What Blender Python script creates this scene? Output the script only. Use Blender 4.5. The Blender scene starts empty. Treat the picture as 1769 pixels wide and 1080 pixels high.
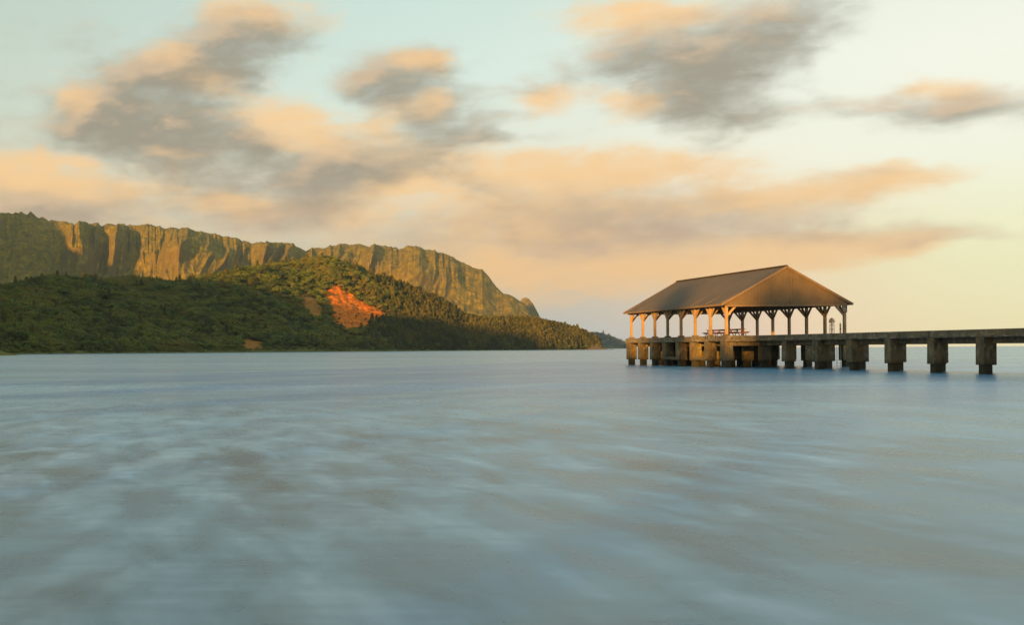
import bpy, bmesh, math, random
import numpy as np
from mathutils import Vector, Matrix

SC = bpy.context.scene
COL = SC.collection
R = math.radians

def lin(r, g, b):
    f = lambda c: (c/255/12.92) if c/255 <= .04045 else ((c/255+.055)/1.055)**2.4
    return (f(r), f(g), f(b), 1.0)

# ------------------------------------------------------------------ camera
F, CX, CY, ROLL, CAMZ = 2000.0, 330.0, 606.9, 0.0064, 2.0
cd = bpy.data.cameras.new('camera')
cd.sensor_width = 36.0
cd.lens = F/1769*36
cd.shift_x = (884.5-CX)/1769
cd.shift_y = (CY-540)/1769
cd.clip_start, cd.clip_end = 0.1, 60000
cam = bpy.data.objects.new('camera', cd)
cam.location = (0, 0, CAMZ)
cam.rotation_euler = (math.pi/2, ROLL, 0)
COL.objects.link(cam)
SC.camera = cam
SC.render.resolution_x, SC.render.resolution_y = 1024, 626

def ray(x, y):
    a, b = (x-CX)/F, (CY-y)/F
    return Vector((a*math.cos(ROLL)+b*math.sin(ROLL), 1.0, -a*math.sin(ROLL)+b*math.cos(ROLL)))
def at(x, y, Y):                       # photo pixel -> point at depth Y
    return Vector((0, 0, CAMZ)) + ray(x, y)*Y

# ------------------------------------------------------------------ light
SUN_AZ, SUN_EL = R(35), R(7.5)         # behind the camera, 35 deg to the left
SV = Vector((-math.sin(SUN_AZ)*math.cos(SUN_EL), -math.cos(SUN_AZ)*math.cos(SUN_EL), math.sin(SUN_EL)))
sl = bpy.data.lights.new('sun', 'SUN')
sl.energy, sl.angle, sl.color = 5.0, R(0.9), (1.0, 0.48, 0.07)
sun = bpy.data.objects.new('sun', sl)
sun.rotation_euler = SV.to_track_quat('Z', 'Y').to_euler()
sun.location = (0, 0, 60)
COL.objects.link(sun)

SC.view_settings.view_transform = 'Standard'
SC.view_settings.look = 'None'
SC.view_settings.exposure = 1.474
SC.view_settings.gamma = 1.0
SC.view_settings.use_curve_mapping = False
SC.render.engine = 'CYCLES'
SC.cycles.max_bounces = 6
SC.cycles.volume_bounces = 1
SC.cycles.use_denoising = True

# ------------------------------------------------------------------ sky
class NT:
    def __init__(s, tree): s.t = tree
    def n(s, typ, **kw):
        nd = s.t.nodes.new(typ)
        for k, v in kw.items():
            if k.startswith('i_'):
                key = k[2:]
                key = int(key) if key.isdigit() else key.replace('_', ' ')
                nd.inputs[key].default_value = v
            else: setattr(nd, k, v)
        return nd
    def l(s, a, b): s.t.links.new(a, b)
    def math(s, op, a, b=None, c=None, clamp=False):
        nd = s.t.nodes.new('ShaderNodeMath'); nd.operation = op; nd.use_clamp = clamp
        for i, v in enumerate((a, b, c)):
            if v is None: continue
            if isinstance(v, (int, float)): nd.inputs[i].default_value = v
            else: s.l(v, nd.inputs[i])
        return nd.outputs[0]
    def mix(s, fac, a, b, blend='MIX'):
        nd = s.t.nodes.new('ShaderNodeMix'); nd.data_type = 'RGBA'; nd.blend_type = blend
        for i, v in ((0, fac), (6, a), (7, b)):
            if isinstance(v, (int, float)): nd.inputs[i].default_value = v
            elif isinstance(v, tuple): nd.inputs[i].default_value = v
            else: s.l(v, nd.inputs[i])
        return nd.outputs[2]
    def ramp(s, v, a, b, lo=0.0, hi=1.0, smooth=True):
        nd = s.t.nodes.new('ShaderNodeMapRange')
        nd.interpolation_type = 'SMOOTHSTEP' if smooth else 'LINEAR'
        nd.inputs['From Min'].default_value = a; nd.inputs['From Max'].default_value = b
        nd.inputs['To Min'].default_value = lo; nd.inputs['To Max'].default_value = hi
        s.l(v, nd.inputs['Value']); return nd.outputs['Result']
    def noise(s, vec, scale, detail=4, rough=.55, dist=0.0, dim='3D'):
        nd = s.t.nodes.new('ShaderNodeTexNoise'); nd.noise_dimensions = dim
        nd.inputs['Scale'].default_value = scale; nd.inputs['Detail'].default_value = detail
        nd.inputs['Roughness'].default_value = rough; nd.inputs['Distortion'].default_value = dist
        if vec is not None: s.l(vec, nd.inputs['Vector'])
        return nd
    def mapping(s, vec, loc=(0,0,0), rot=(0,0,0), scale=(1,1,1), typ='POINT'):
        nd = s.t.nodes.new('ShaderNodeMapping'); nd.vector_type = typ
        nd.inputs['Location'].default_value = loc; nd.inputs['Rotation'].default_value = rot
        nd.inputs['Scale'].default_value = scale
        s.l(vec, nd.inputs['Vector']); return nd.outputs[0]

def azel(x, y):
    d = ray(x, y)
    return math.atan2(d.x, d.y), math.atan2(d.z, math.hypot(d.x, d.y))

# cloud masses in the sky: (x, y, half width, half height, turn in degrees, weight)
LIT = [
    (125,170,42,34,0,.95), (290,92,62,26,8,.85), (350,138,64,26,5,.8), (490,212,100,50,-25,1.0), (470,25,120,50,-8,.75), (395,15,60,30,0,.5), (90,110,90,22,0,.35),
    (70,268,60,14,-4,.8), (145,280,34,12,-6,.8), (35,300,80,26,-10,.9), (105,318,90,24,-5,.8), (250,322,160,34,0,.8), (400,352,70,16,-3,.9), (668,327,46,15,-3,.95), (500,350,120,24,0,.55),
    (735,108,64,24,-8,.85), (700,100,60,16,0,.5), (757,176,42,30,0,.95), (672,195,66,38,0,.75), (700,270,150,55,0,.6), (330,265,110,30,0,.65), (600,225,80,40,-15,.45),
    (945,176,74,32,14,.95), (830,165,30,14,0,.3), (1055,22,130,36,0,.85), (1090,180,70,40,5,.9), (1180,30,140,40,0,.6), (1620,152,80,24,0,.8), (1690,165,50,18,0,.5), (1580,125,30,12,0,.35),
    (860,310,260,60,0,.70), (1100,285,230,34,-2,.85), (1000,345,240,60,0,.6), (1420,332,260,42,3,.75), (1560,305,130,22,2,.6), (1260,352,170,20,3,.85), (1450,425,190,30,5,1.0),
    (930,397,56,22,-8,1.0), (1020,408,30,10,0,.9), (980,430,200,60,0,.65), (1320,445,200,40,4,.85), (760,470,300,90,0,.70), (1100,470,300,60,0,.65), (620,370,120,26,-4,.35),
    (300,390,420,40,0,.55), (-180,240,180,90,0,.8), (-150,340,260,60,0,.7), (2000,160,140,50,0,.7), (2080,420,240,40,0,.7),
]
GREY = [
    (280,190,160,62,0,1.05), (330,60,150,50,0,.5), (215,222,130,50,0,.85), (375,95,110,54,18,.75), (445,75,120,40,12,.65), (235,130,110,26,8,.65), (175,190,60,45,0,.6), (330,240,110,36,0,.6), (65,65,130,36,0,.32), (55,145,80,20,0,.25),
    (500,292,140,48,-6,1.0), (430,250,50,18,0,.6), (300,308,110,32,0,.55), (50,350,120,44,-6,.75), (200,368,280,36,0,.65), (560,315,90,30,-8,.7), (470,375,90,22,0,.5),
    (645,245,95,42,0,.5), (685,130,100,46,-4,1.15), (640,145,60,26,0,.6), (760,214,84,52,-8,1.25), (815,238,56,18,-14,.55), (815,308,70,26,-14,.55), (660,290,90,26,0,.4),
    (895,152,56,18,0,.7), (885,200,60,16,6,.5), (905,240,90,12,0,.4), (1180,120,160,62,5,.9), (1270,60,160,60,10,.8), (1110,75,110,40,0,.5), (1320,110,90,44,0,.6), (1220,190,90,44,12,.65), (1360,35,110,44,10,.4), (1000,105,80,24,0,.3), (1130,200,90,28,5,.5),
    (1285,222,62,28,20,.7), (1395,192,100,20,10,.7), (1395,152,30,16,0,.45), (1600,190,120,38,4,.8), (1725,185,90,30,4,.65), (1545,165,40,30,10,.3),
    (1160,345,230,50,0,.55), (1300,390,280,40,2,.60), (1010,385,170,60,0,.45), (1600,400,170,14,3,.55), (1650,412,130,10,4,.6), (1500,300,90,10,2,.4), (600,402,230,46,0,.45), (820,420,130,60,0,.35), (1150,420,200,40,0,.3),
    (-170,180,160,80,0,.8), (1990,200,160,50,0,.7), (2060,380,200,24,0,.5), (1640,552,60,8,0,.22), (1490,548,60,8,0,.2), (1000,555,150,30,0,.2),
]
HOT = [(125,168,40,30,0,1.1), (290,92,60,24,8,.9), (352,138,56,20,5,.7), (495,214,90,44,-25,1.0), (470,22,100,36,-8,.7), (70,266,54,13,-4,.9), (146,280,32,11,-6,.95), (32,302,70,18,-12,.9), (110,322,80,16,-4,.8),
       (240,330,90,18,0,.6), (400,352,66,13,-3,.9), (668,327,44,13,-3,1.0), (738,106,60,16,-10,.85), (700,98,40,10,0,.6), (757,174,36,22,0,1.05), (672,194,40,22,0,.6), (948,176,64,22,14,.95), (1055,24,110,26,0,.65),
       (1088,180,56,30,5,.85), (1640,150,70,16,-3,.7), (1450,424,160,20,5,.9), (1270,352,150,13,3,.8), (930,396,52,20,-8,1.0), (1022,408,26,9,0,.9), (1100,280,180,18,-2,.6), (1440,318,170,16,3,.5), (1330,440,120,20,4,.6),
       (560,262,60,14,0,.4), (300,262,60,14,0,.5), (505,250,50,14,0,.5), (-160,200,120,40,0,.9), (2020,150,110,30,0,.8)]

world = bpy.data.worlds.new('World'); SC.world = world
world.use_nodes = True
wt = world.node_tree; wt.nodes.clear()

# The masses are summed on a coarse azimuth/elevation map and stored as products of curves (one pair per rank), which is quick to look up.
AZ0, AZ1, EL0, EL1 = R(-20), R(46), R(-2), R(26)
def cloud_factors(blobs, rank, grow=1.7):
    A, E = np.linspace(AZ0, AZ1, 129), np.linspace(EL0, EL1, 97)
    EE, AA = np.meshgrid(E, A, indexing='ij'); M = np.zeros(AA.shape)
    for (x, y, hw, hh, turn, w) in blobs:
        a, e = azel(x, y); k = math.cos(a)**2/F; c, s_ = math.cos(R(turn*.6)), math.sin(R(turn*.6))
        p, q = (AA-a), (EE-e)
        u, v = (p*c+q*s_)/(hw*k*grow), (-p*s_+q*c)/(hh/F*grow*math.cos(a))
        r = np.clip(1-np.sqrt(u*u+v*v), 0, 1); M += w*r*r*(3-2*r)
    M = 1.15*np.tanh(M/1.15)
    U, S, Vt = np.linalg.svd(M, full_matrices=False)
    return U[:, :rank]*S[:rank], Vt[:rank], E, A
def curve_node(G, val, funcs, lo, hi):
    nd = G.n('ShaderNodeRGBCurve'); mp = nd.mapping; mp.use_clip = True
    for ch, f in enumerate(funcs):
        cv = mp.curves[ch]; n = len(f); st = 2 if n > 110 else 1
        xs = np.linspace(0, 1, n)[::st]; ys = np.clip((f[::st]-lo)/(hi-lo), 0, 1)
        cv.points[0].location = (xs[0], ys[0]); cv.points[1].location = (xs[-1], ys[-1])
        for xx, yy in zip(xs[1:-1], ys[1:-1]): cv.points.new(float(xx), float(yy))
    mp.update()
    cb = G.n('ShaderNodeCombineXYZ')
    for i in range(3): G.l(val, cb.inputs[i])
    G.l(cb.outputs[0], nd.inputs['Color'])
    sc = G.n('ShaderNodeVectorMath', operation='MULTIPLY_ADD'); G.l(nd.outputs[0], sc.inputs[0])
    sc.inputs[1].default_value = (hi-lo,)*3; sc.inputs[2].default_value = (lo,)*3
    return sc.outputs[0]
def cloud_group(name, blobs, shift, na, nb_, rank=15, grow=1.7):
    g = bpy.data.node_groups.new(name, 'ShaderNodeTree')
    g.interface.new_socket('P', in_out='INPUT', socket_type='NodeSocketVector')
    g.interface.new_socket('D', in_out='OUTPUT', socket_type='NodeSocketFloat')
    G = NT(g)
    gi, go = G.n('NodeGroupInput'), G.n('NodeGroupOutput')
    p0 = gi.outputs[0]
    wn = G.noise(G.mapping(p0, shift, scale=(1, 1.5, 1)), 14, 3, .55)
    wv = G.n('ShaderNodeVectorMath', operation='SUBTRACT'); G.l(wn.outputs['Color'], wv.inputs[0]); wv.inputs[1].default_value = (.5, .5, .5)
    wm = G.n('ShaderNodeVectorMath', operation='MULTIPLY'); G.l(wv.outputs[0], wm.inputs[0]); wm.inputs[1].default_value = (.040, .026, 0)
    wa = G.n('ShaderNodeVectorMath', operation='ADD'); G.l(p0, wa.inputs[0]); G.l(wm.outputs[0], wa.inputs[1])
    sp = G.n('ShaderNodeSeparateXYZ'); G.l(wa.outputs[0], sp.inputs[0])
    ua = G.ramp(sp.outputs[0], AZ0, AZ1, smooth=False); ue = G.ramp(sp.outputs[1], EL0, EL1, smooth=False)
    U, Vt, E, A = cloud_factors(blobs, rank, grow); tot = None
    for k in range(0, rank, 3):
        fe, fa = [U[:, k+i] for i in range(3)], [Vt[k+i] for i in range(3)]
        ce = curve_node(G, ue, fe, min(f.min() for f in fe)-.01, max(f.max() for f in fe)+.01)
        ca = curve_node(G, ua, fa, min(f.min() for f in fa)-.01, max(f.max() for f in fa)+.01)
        dt = G.n('ShaderNodeVectorMath', operation='DOT_PRODUCT'); G.l(ce, dt.inputs[0]); G.l(ca, dt.inputs[1])
        tot = dt.outputs['Value'] if tot is None else G.math('ADD', tot, dt.outputs['Value'])
    n1 = G.noise(G.mapping(p0, shift, (0, 0, R(-3)), (1, 1.8, 1)), 11, 5, .58, .3)
    n2 = G.noise(G.mapping(p0, shift, (0, 0, R(-2)), (1, 2.6, 1)), 34, 4, .60, .3)
    tot = G.math('ADD', tot, G.math('MULTIPLY', G.math('SUBTRACT', n1.outputs[0], .5), na))
    tot = G.math('ADD', tot, G.math('MULTIPLY', G.math('SUBTRACT', n2.outputs[0], .5), nb_))
    G.l(tot, go.inputs[0])
    return g
g_lit = cloud_group('lit_cloud', LIT, (3.1, 1.7, 0), 1.15, .75)
g_hot = cloud_group('bright_cloud', HOT, (1.3, 5.2, 0), 1.25, .9, 15, 1.95)
g_grey = cloud_group('grey_cloud', GREY, (0, 0, 0), 1.0, .58, 18, 1.95)

W = NT(wt)
tc = W.n('ShaderNodeTexCoord')
sep = W.n('ShaderNodeSeparateXYZ'); W.l(tc.outputs['Generated'], sep.inputs[0])
dx, dy, dz = sep.outputs
az = W.math('ARCTAN2', dx, dy)
el = W.math('ARCSINE', W.math('MINIMUM', W.math('MAXIMUM', dz, -1.0), 1.0))
P = W.n('ShaderNodeCombineXYZ'); W.l(az, P.inputs[0]); W.l(el, P.inputs[1])
def density(grp, dxy):
    o = W.n('ShaderNodeVectorMath', operation='ADD'); W.l(P.outputs[0], o.inputs[0]); o.inputs[1].default_value = dxy
    q = W.n('ShaderNodeGroup'); q.node_tree = grp; W.l(o.outputs[0], q.inputs[0]); return q.outputs[0]
DL, DG, DH, DG2 = density(g_lit, (0, 0, 0)), density(g_grey, (0, 0, 0)), density(g_hot, (0, 0, 0)), density(g_grey, (-.009, .012, 0))

sky = W.n('ShaderNodeTexSky', sky_type='NISHITA', sun_disc=False, sun_elevation=SUN_EL, sun_rotation=math.pi+SUN_AZ,
          altitude=0, air_density=1.0, dust_density=1.6, ozone_density=1.0)
nish = W.mix(1.0, sky.outputs[0], (.10, .10, .10, 1), 'MULTIPLY')
# clear air and high veil: colour by azimuth at five heights, held constant beyond the last stop
ROWS = [(0, [(200,216,200),(205,223,213),(211,233,223),(216,236,225),(226,238,223),(240,246,229),(242,248,234)]),
        (150, [(211,223,206),(216,229,215),(223,240,227),(229,244,232),(240,248,234),(253,255,238),(255,255,238)]),
        (300, [(223,216,189),(232,226,200),(236,234,211),(244,240,216),(253,248,225),(255,255,234),(255,255,234)]),
        (450, [(206,184,152),(208,186,153),(218,196,160),(220,196,158),(244,204,156),(276,242,190),(282,252,200)]),
        (600, [(188,182,168),(184,184,174),(184,189,186),(172,190,196),(212,198,186),(284,228,172),(290,236,176)])]
ua = W.ramp(az, AZ0, AZ1, smooth=False)
veil = None
for y, cols in reversed(ROWS):
    cr = W.n('ShaderNodeValToRGB'); W.l(ua, cr.inputs[0]); cr.color_ramp.interpolation = 'B_SPLINE'
    for i, (x, c3) in enumerate(zip((0, 300, 600, 900, 1200, 1500, 1769), cols)):
        ps = (azel(x, y)[0]-AZ0)/(AZ1-AZ0); e_ = cr.color_ramp.elements
        el_ = e_[i] if i < 2 else e_.new(ps)
        el_.position = ps; el_.color = lin(*c3)
    if veil is None: veil, e_prev = cr.outputs[0], azel(900, y)[1]
    else:
        e_now = azel(900, y)[1]; veil = W.mix(W.ramp(el, e_prev, e_now, smooth=False), veil, cr.outputs[0]); e_prev = e_now
clear = W.mix(.95, nish, veil)

low = W.ramp(el, .17, .06)
lit_c = W.mix(low, lin(255, 210, 150), lin(252, 198, 130))
grey_c = W.mix(low, lin(156, 147, 128), lin(198, 165, 136))
rim = W.ramp(W.math('SUBTRACT', DG, DG2), .0, .46)
thin = W.ramp(DG, .80, .35)
grey_c = W.mix(W.math('MULTIPLY', rim, .50), grey_c, W.mix(low, lin(250, 210, 165), lin(246, 205, 154)))
grey_c = W.mix(W.math('MULTIPLY', thin, .30), grey_c, lin(214, 205, 178))
skyc = W.mix(W.math('MULTIPLY', W.ramp(DL, .22, 1.05), .94), clear, lit_c)
skyc = W.mix(W.math('MULTIPLY', W.ramp(DG, .20, 1.15), .95), skyc, grey_c)
skyc = W.mix(W.math('MULTIPLY', W.ramp(DH, .20, 1.35), .85), skyc, W.mix(low, lin(255, 210, 152), lin(255, 204, 138)))
# air near the horizon takes the colour of the low sky
bg = W.n('ShaderNodeBackground'); bg.inputs['Strength'].default_value = 0.36
W.l(skyc, bg.inputs['Color'])
wo = W.n('ShaderNodeOutputWorld'); W.l(bg.outputs[0], wo.inputs['Surface'])
world.cycles.sampling_method = 'MANUAL'; world.cycles.sample_map_resolution = 512

# ------------------------------------------------------------------ helpers
random.seed(7)
rng = np.random.default_rng(11)

def hash2(ix, iy, seed):
    h = (ix.astype(np.int64)*374761393 + iy.astype(np.int64)*668265263 + seed*1442695041) & 0xffffffff
    h = ((h ^ (h >> 13))*1274126177) & 0xffffffff
    h = (h ^ (h >> 16)) & 0xffffffff
    return h/4294967295.0
def vnoise(x, y, seed=0):              # gradient noise, about -1..1
    ix, iy = np.floor(x), np.floor(y); fx, fy = x-ix, y-iy
    u, v = fx*fx*fx*(fx*(fx*6-15)+10), fy*fy*fy*(fy*(fy*6-15)+10)
    def gr(ox, oy):
        a = hash2(ix+ox, iy+oy, seed)*2*np.pi
        return np.cos(a)*(fx-ox)+np.sin(a)*(fy-oy)
    a, b, c, d = gr(0,0), gr(1,0), gr(0,1), gr(1,1)
    return ((a+(b-a)*u)+((c+(d-c)*u)-(a+(b-a)*u))*v)*1.5
def fbm(x, y, octv=4, seed=0, gain=.5):
    s, a, t = 0, 1.0, 0
    for i in range(octv):
        s = s+a*vnoise(x*2**i, y*2**i, seed+i*17); t += a; a *= gain
    return s/t
def ridged(x, y, octv=3, seed=0):
    s, a, t = 0, 1.0, 0
    for i in range(octv):
        s = s+a*(1-np.abs(vnoise(x*2.1**i, y*2.1**i, seed+i*31))*1.6); t += a; a *= .5
    return s/t
def sstep(a, b, x):
    t = np.clip((x-a)/(b-a), 0, 1); return t*t*(3-2*t)

def tag(o, label=None, cat=None, group=None, kind=None):
    if label: o['label'] = label
    if cat: o['category'] = cat
    if group: o['group'] = group
    if kind: o['kind'] = kind
    return o
def empty(name, loc, label, cat, group=None):
    o = bpy.data.objects.new(name, None); o.location = loc; o.empty_display_size = .2
    COL.objects.link(o); return tag(o, label, cat, group)
def root_loc(o):
    v = Vector(o.location)
    while o.parent: o = o.parent; v = v+Vector(o.location)
    return v
def link(name, me, mat=None, parent=None, loc=None):
    o = bpy.data.objects.new(name, me); COL.objects.link(o)
    if mat is not None and len(me.materials) == 0: me.materials.append(mat)
    if loc is not None: o.location = loc
    if parent is not None:
        o.parent = parent
        if loc is not None: o.location = Vector(loc)-root_loc(parent)
        else: o.location = -root_loc(parent)
    return o
def bm_obj(name, bm, mat, parent=None, smooth=False):
    me = bpy.data.meshes.new(name); bm.normal_update(); bm.to_mesh(me); bm.free()
    if smooth:
        for p in me.polygons: p.use_smooth = True
    return link(name, me, mat, parent)
def bm_mesh(name, bm, mat):
    me = bpy.data.meshes.new(name); bm.normal_update(); bm.to_mesh(me); bm.free(); me.materials.append(mat); return me
def box(bm, x0, x1, y0, y1, z0, z1, bev=0.0):
    vs = [bm.verts.new(p) for p in ((x0,y0,z0),(x1,y0,z0),(x1,y1,z0),(x0,y1,z0),(x0,y0,z1),(x1,y0,z1),(x1,y1,z1),(x0,y1,z1))]
    fs = [bm.faces.new([vs[i] for i in q]) for q in ((3,2,1,0),(4,5,6,7),(0,1,5,4),(1,2,6,5),(2,3,7,6),(3,0,4,7))]
    if bev > 0:
        es = list({e for f in fs for e in f.edges})
        bmesh.ops.bevel(bm, geom=es, offset=bev, segments=1, affect='EDGES')
    return vs
def beam(bm, a, b, w, h, up=(0,0,1)):
    a, b = Vector(a), Vector(b); d = (b-a).normalized(); u = Vector(up)
    s = d.cross(u).normalized(); u = s.cross(d).normalized()
    vs = []
    for p in (a, b):
        for (i, j) in ((-1,-1),(1,-1),(1,1),(-1,1)): vs.append(bm.verts.new(p+s*(i*w/2)+u*(j*h/2)))
    for q in ((3,2,1,0),(4,5,6,7),(0,1,5,4),(1,2,6,5),(2,3,7,6),(3,0,4,7)): bm.faces.new([vs[i] for i in q])
    return vs
def tube(bm, pts, r, n=8, cap=True):
    rings = []
    pts = [Vector(p) for p in pts]; rs = r if isinstance(r, (list, tuple)) else [r]*len(pts)
    for i, p in enumerate(pts):
        d = (pts[min(i+1, len(pts)-1)]-pts[max(i-1, 0)]).normalized()
        s = d.cross(Vector((0,0,1)) if abs(d.z) < .9 else Vector((1,0,0))).normalized(); u = s.cross(d)
        rings.append([bm.verts.new(p+(s*math.cos(2*math.pi*k/n)+u*math.sin(2*math.pi*k/n))*rs[i]) for k in range(n)])
    for A, B in zip(rings, rings[1:]):
        for k in range(n): bm.faces.new((A[k], A[(k+1)%n], B[(k+1)%n], B[k]))
    if cap: bm.faces.new(list(reversed(rings[0]))); bm.faces.new(rings[-1])
def grid_mesh(name, P3, smooth=True, attrs=None):
    nr, nc = P3.shape[:2]
    idx = np.arange(nr*nc).reshape(nr, nc)
    q = np.stack([idx[:-1,:-1], idx[:-1,1:], idx[1:,1:], idx[1:,:-1]], -1).reshape(-1, 4)
    me = bpy.data.meshes.new(name)
    me.vertices.add(nr*nc); me.vertices.foreach_set('co', P3.reshape(-1).astype(np.float32))
    me.loops.add(q.size); me.loops.foreach_set('vertex_index', q.reshape(-1).astype(np.int32))
    me.polygons.add(len(q)); me.polygons.foreach_set('loop_start', (np.arange(len(q))*4).astype(np.int32))
    me.update(calc_edges=True); me.validate()
    if smooth: me.polygons.foreach_set('use_smooth', np.ones(len(q), bool))
    for k, v in (attrs or {}).items():
        at_ = me.attributes.new(k, 'FLOAT', 'POINT'); at_.data.foreach_set('value', v.reshape(-1).astype(np.float32))
    return me

def material(name):
    m = bpy.data.materials.new(name); m.use_nodes = True
    t = NT(m.node_tree); b = m.node_tree.nodes['Principled BSDF']
    geo = t.n('ShaderNodeNewGeometry'); return m, t, b, geo.outputs['Position']
def bump(t, b, h, strength, dist):
    n = t.n('ShaderNodeBump'); n.inputs['Strength'].default_value = strength; n.inputs['Distance'].default_value = dist
    t.l(h, n.inputs['Height']); t.l(n.outputs[0], b.inputs['Normal'])

# ------------------------------------------------------------------ materials
def concrete(name, base, dark, ochre, amt, spall=False):
    m, t, b, P = material(name)
    big = t.noise(P, .55, 5, .62); st = t.noise(t.mapping(P, scale=(1.5, 1.5, 1.2) if spall else (2.2, 2.2, .6)), 1.6, 6, .68, .6); fine = t.noise(P, 9, 5, .65)
    oc = t.noise(t.mapping(P, (5, 9, 2)), .8, 5, .6, .6)
    c = t.mix(t.ramp(big.outputs[0], .35, .7), base, tuple(x*.62 for x in base[:3])+(1,))
    c = t.mix(t.math('MULTIPLY', t.ramp(oc.outputs[0], .47, .66), amt), c, ochre)
    c = t.mix(t.math('MULTIPLY', t.ramp(st.outputs[0], .48, .68), .85), c, dark)
    sp = t.n('ShaderNodeSeparateXYZ'); t.l(P, sp.inputs[0])
    wet = t.math('ADD', sp.outputs[2], t.math('MULTIPLY', t.math('SUBTRACT', st.outputs[0], .5), 1.3))
    c = t.mix(t.ramp(wet, 1.0, .45), c, (.030, .027, .016, 1))          # tide-wet, weed-dark foot
    c = t.mix(t.math('MULTIPLY', t.ramp(fine.outputs[0], .55, .75), .35), c, dark)
    pn = t.noise(t.mapping(P, (3, 7, 1), scale=(1.2, 1.2, .8)), 1.5, 6, .68, .7)
    c = t.mix(t.math('MULTIPLY', t.math('MULTIPLY', t.ramp(pn.outputs[0], .52, .64), t.ramp(sp.outputs[2], .9, 1.5)), .6), c, (.25, .21, .15, 1))   # pale washed patches
    if spall:                          # pale broken patches along the lower edge
        sn = t.noise(t.mapping(P, scale=(1, 1, 2.5)), 2.4, 5, .65, .5)
        k_ = t.math('MULTIPLY', t.ramp(sn.outputs[0], .50, .60), t.ramp(t.math('ADD', sp.outputs[2], t.math('MULTIPLY', t.math('SUBTRACT', big.outputs[0], .5), .9)), 3.05, 2.70))
        c = t.mix(t.math('MULTIPLY', k_, .8), c, (.30, .25, .175, 1))
    t.l(c, b.inputs['Base Color']); b.inputs['Roughness'].default_value = .88
    bump(t, b, t.math('ADD', fine.outputs[0], t.math('MULTIPLY', big.outputs[0], 2)), .6, .03)
    return m
M_CON = concrete('weathered_concrete', (.130, .105, .066, 1), (.026, .021, .012, 1), (.19, .12, .04, 1), .75)
M_SLAB = concrete('deck_concrete', (.145, .118, .078, 1), (.04, .032, .02, 1), (.17, .115, .05, 1), .4, True)

def wood(name, c1, c2, rough=.7, sc=(6, 6, .8)):
    m, t, b, P = material(name)
    n = t.noise(t.mapping(P, scale=sc), 3, 6, .6, .5); f = t.noise(P, 1.1, 3, .5)
    c = t.mix(n.outputs[0], c1, c2); c = t.mix(t.math('MULTIPLY', t.ramp(f.outputs[0], .45, .7), .4), c, tuple(x*.5 for x in c1[:3])+(1,))
    t.l(c, b.inputs['Base Color']); b.inputs['Roughness'].default_value = rough
    bump(t, b, n.outputs[0], .3, .01); return m
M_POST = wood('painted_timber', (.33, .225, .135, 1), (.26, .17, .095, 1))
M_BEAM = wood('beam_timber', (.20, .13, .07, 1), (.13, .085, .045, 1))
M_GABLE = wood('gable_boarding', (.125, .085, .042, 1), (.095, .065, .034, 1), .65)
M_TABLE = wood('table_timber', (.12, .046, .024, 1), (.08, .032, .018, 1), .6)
M_TRIM = wood('trim_timber', (.17, .11, .06, 1), (.12, .08, .045, 1), .6)

m, t, b, P = material('roof_metal')
n = t.noise(P, .35, 5, .6); n2 = t.noise(t.mapping(P, scale=(1, 4, 1)), 1.5, 4, .6)
c = t.mix(t.ramp(n.outputs[0], .35, .7), (.058, .045, .030, 1), (.040, .034, .025, 1)); c = t.mix(t.math('MULTIPLY', n2.outputs[0], .3), c, (.075, .048, .03, 1))
t.l(c, b.inputs['Base Color']); b.inputs['Roughness'].default_value = .55; b.inputs['Specular IOR Level'].default_value = .3
M_ROOF = m

def plain(name, c, rough=.6, metal=0.0):
    m, t, b, P = material(name)
    n = t.noise(P, 7, 4, .6); cc = t.mix(t.ramp(n.outputs[0], .35, .75), c, tuple(x*.7 for x in c[:3])+(1,))
    t.l(cc, b.inputs['Base Color']); b.inputs['Roughness'].default_value = rough; b.inputs['Metallic'].default_value = metal
    return m
M_SIGN = plain('sign_board', (.075, .035, .022, 1)); M_LETTER = plain('sign_lettering', (.62, .55, .45, 1))
M_DOME = plain('dome_cap', (.72, .58, .40, 1), .45); M_FRAME = plain('rusty_pipe', (.13, .09, .055, 1), .5)
M_IRON = plain('ladder_iron', (.22, .21, .18, 1), .5); M_STUB = plain('stub_post', (.48, .36, .26, 1))

# sea: long-exposure water, veils of blurred foam over soft swell
m, t, b, P = material('sea_water')
sp = t.n('ShaderNodeSeparateXYZ'); t.l(P, sp.inputs[0])
w1 = t.noise(t.mapping(P, rot=(0, 0, R(-5)), scale=(1.0, .36, 1)), 1.0, 4, .54, .35)      # near veils of foam
w2 = t.noise(t.mapping(P, (4, 2, 0), rot=(0, 0, R(-9)), scale=(.7, 2.6, 1)), 1.3, 4, .55, .4)
w3 = t.noise(t.mapping(P, rot=(0, 0, R(-3)), scale=(.010, .045, 1)), 1.0, 5, .6, .5)
w4 = t.noise(t.mapping(P, rot=(0, 0, R(4)), scale=(.06, .26, 1)), .8, 6, .62, .4)
near = t.ramp(sp.outputs[1], 60, 12)
mid_ = t.math('MULTIPLY', t.ramp(sp.outputs[1], 95, 45), t.ramp(w3.outputs[0], .45, .62))
veil = t.math('ADD', t.math('MULTIPLY', w1.outputs[0], .80), t.math('MULTIPLY', w2.outputs[0], .20))
far_ = t.math('ADD', t.math('MULTIPLY', w3.outputs[0], .6), t.math('MULTIPLY', w4.outputs[0], .4))
foam = t.math('MULTIPLY', t.ramp(veil, .34, .76), t.math('MAXIMUM', near, t.math('MULTIPLY', mid_, .5)))
c = t.mix(t.ramp(far_, .38, .62), (.074, .188, .335, 1), (.110, .268, .455, 1))
patchy = t.noise(t.mapping(P, (9, 3, 0), scale=(.34, .12, 1)), 1.0, 4, .55, .5)
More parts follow.
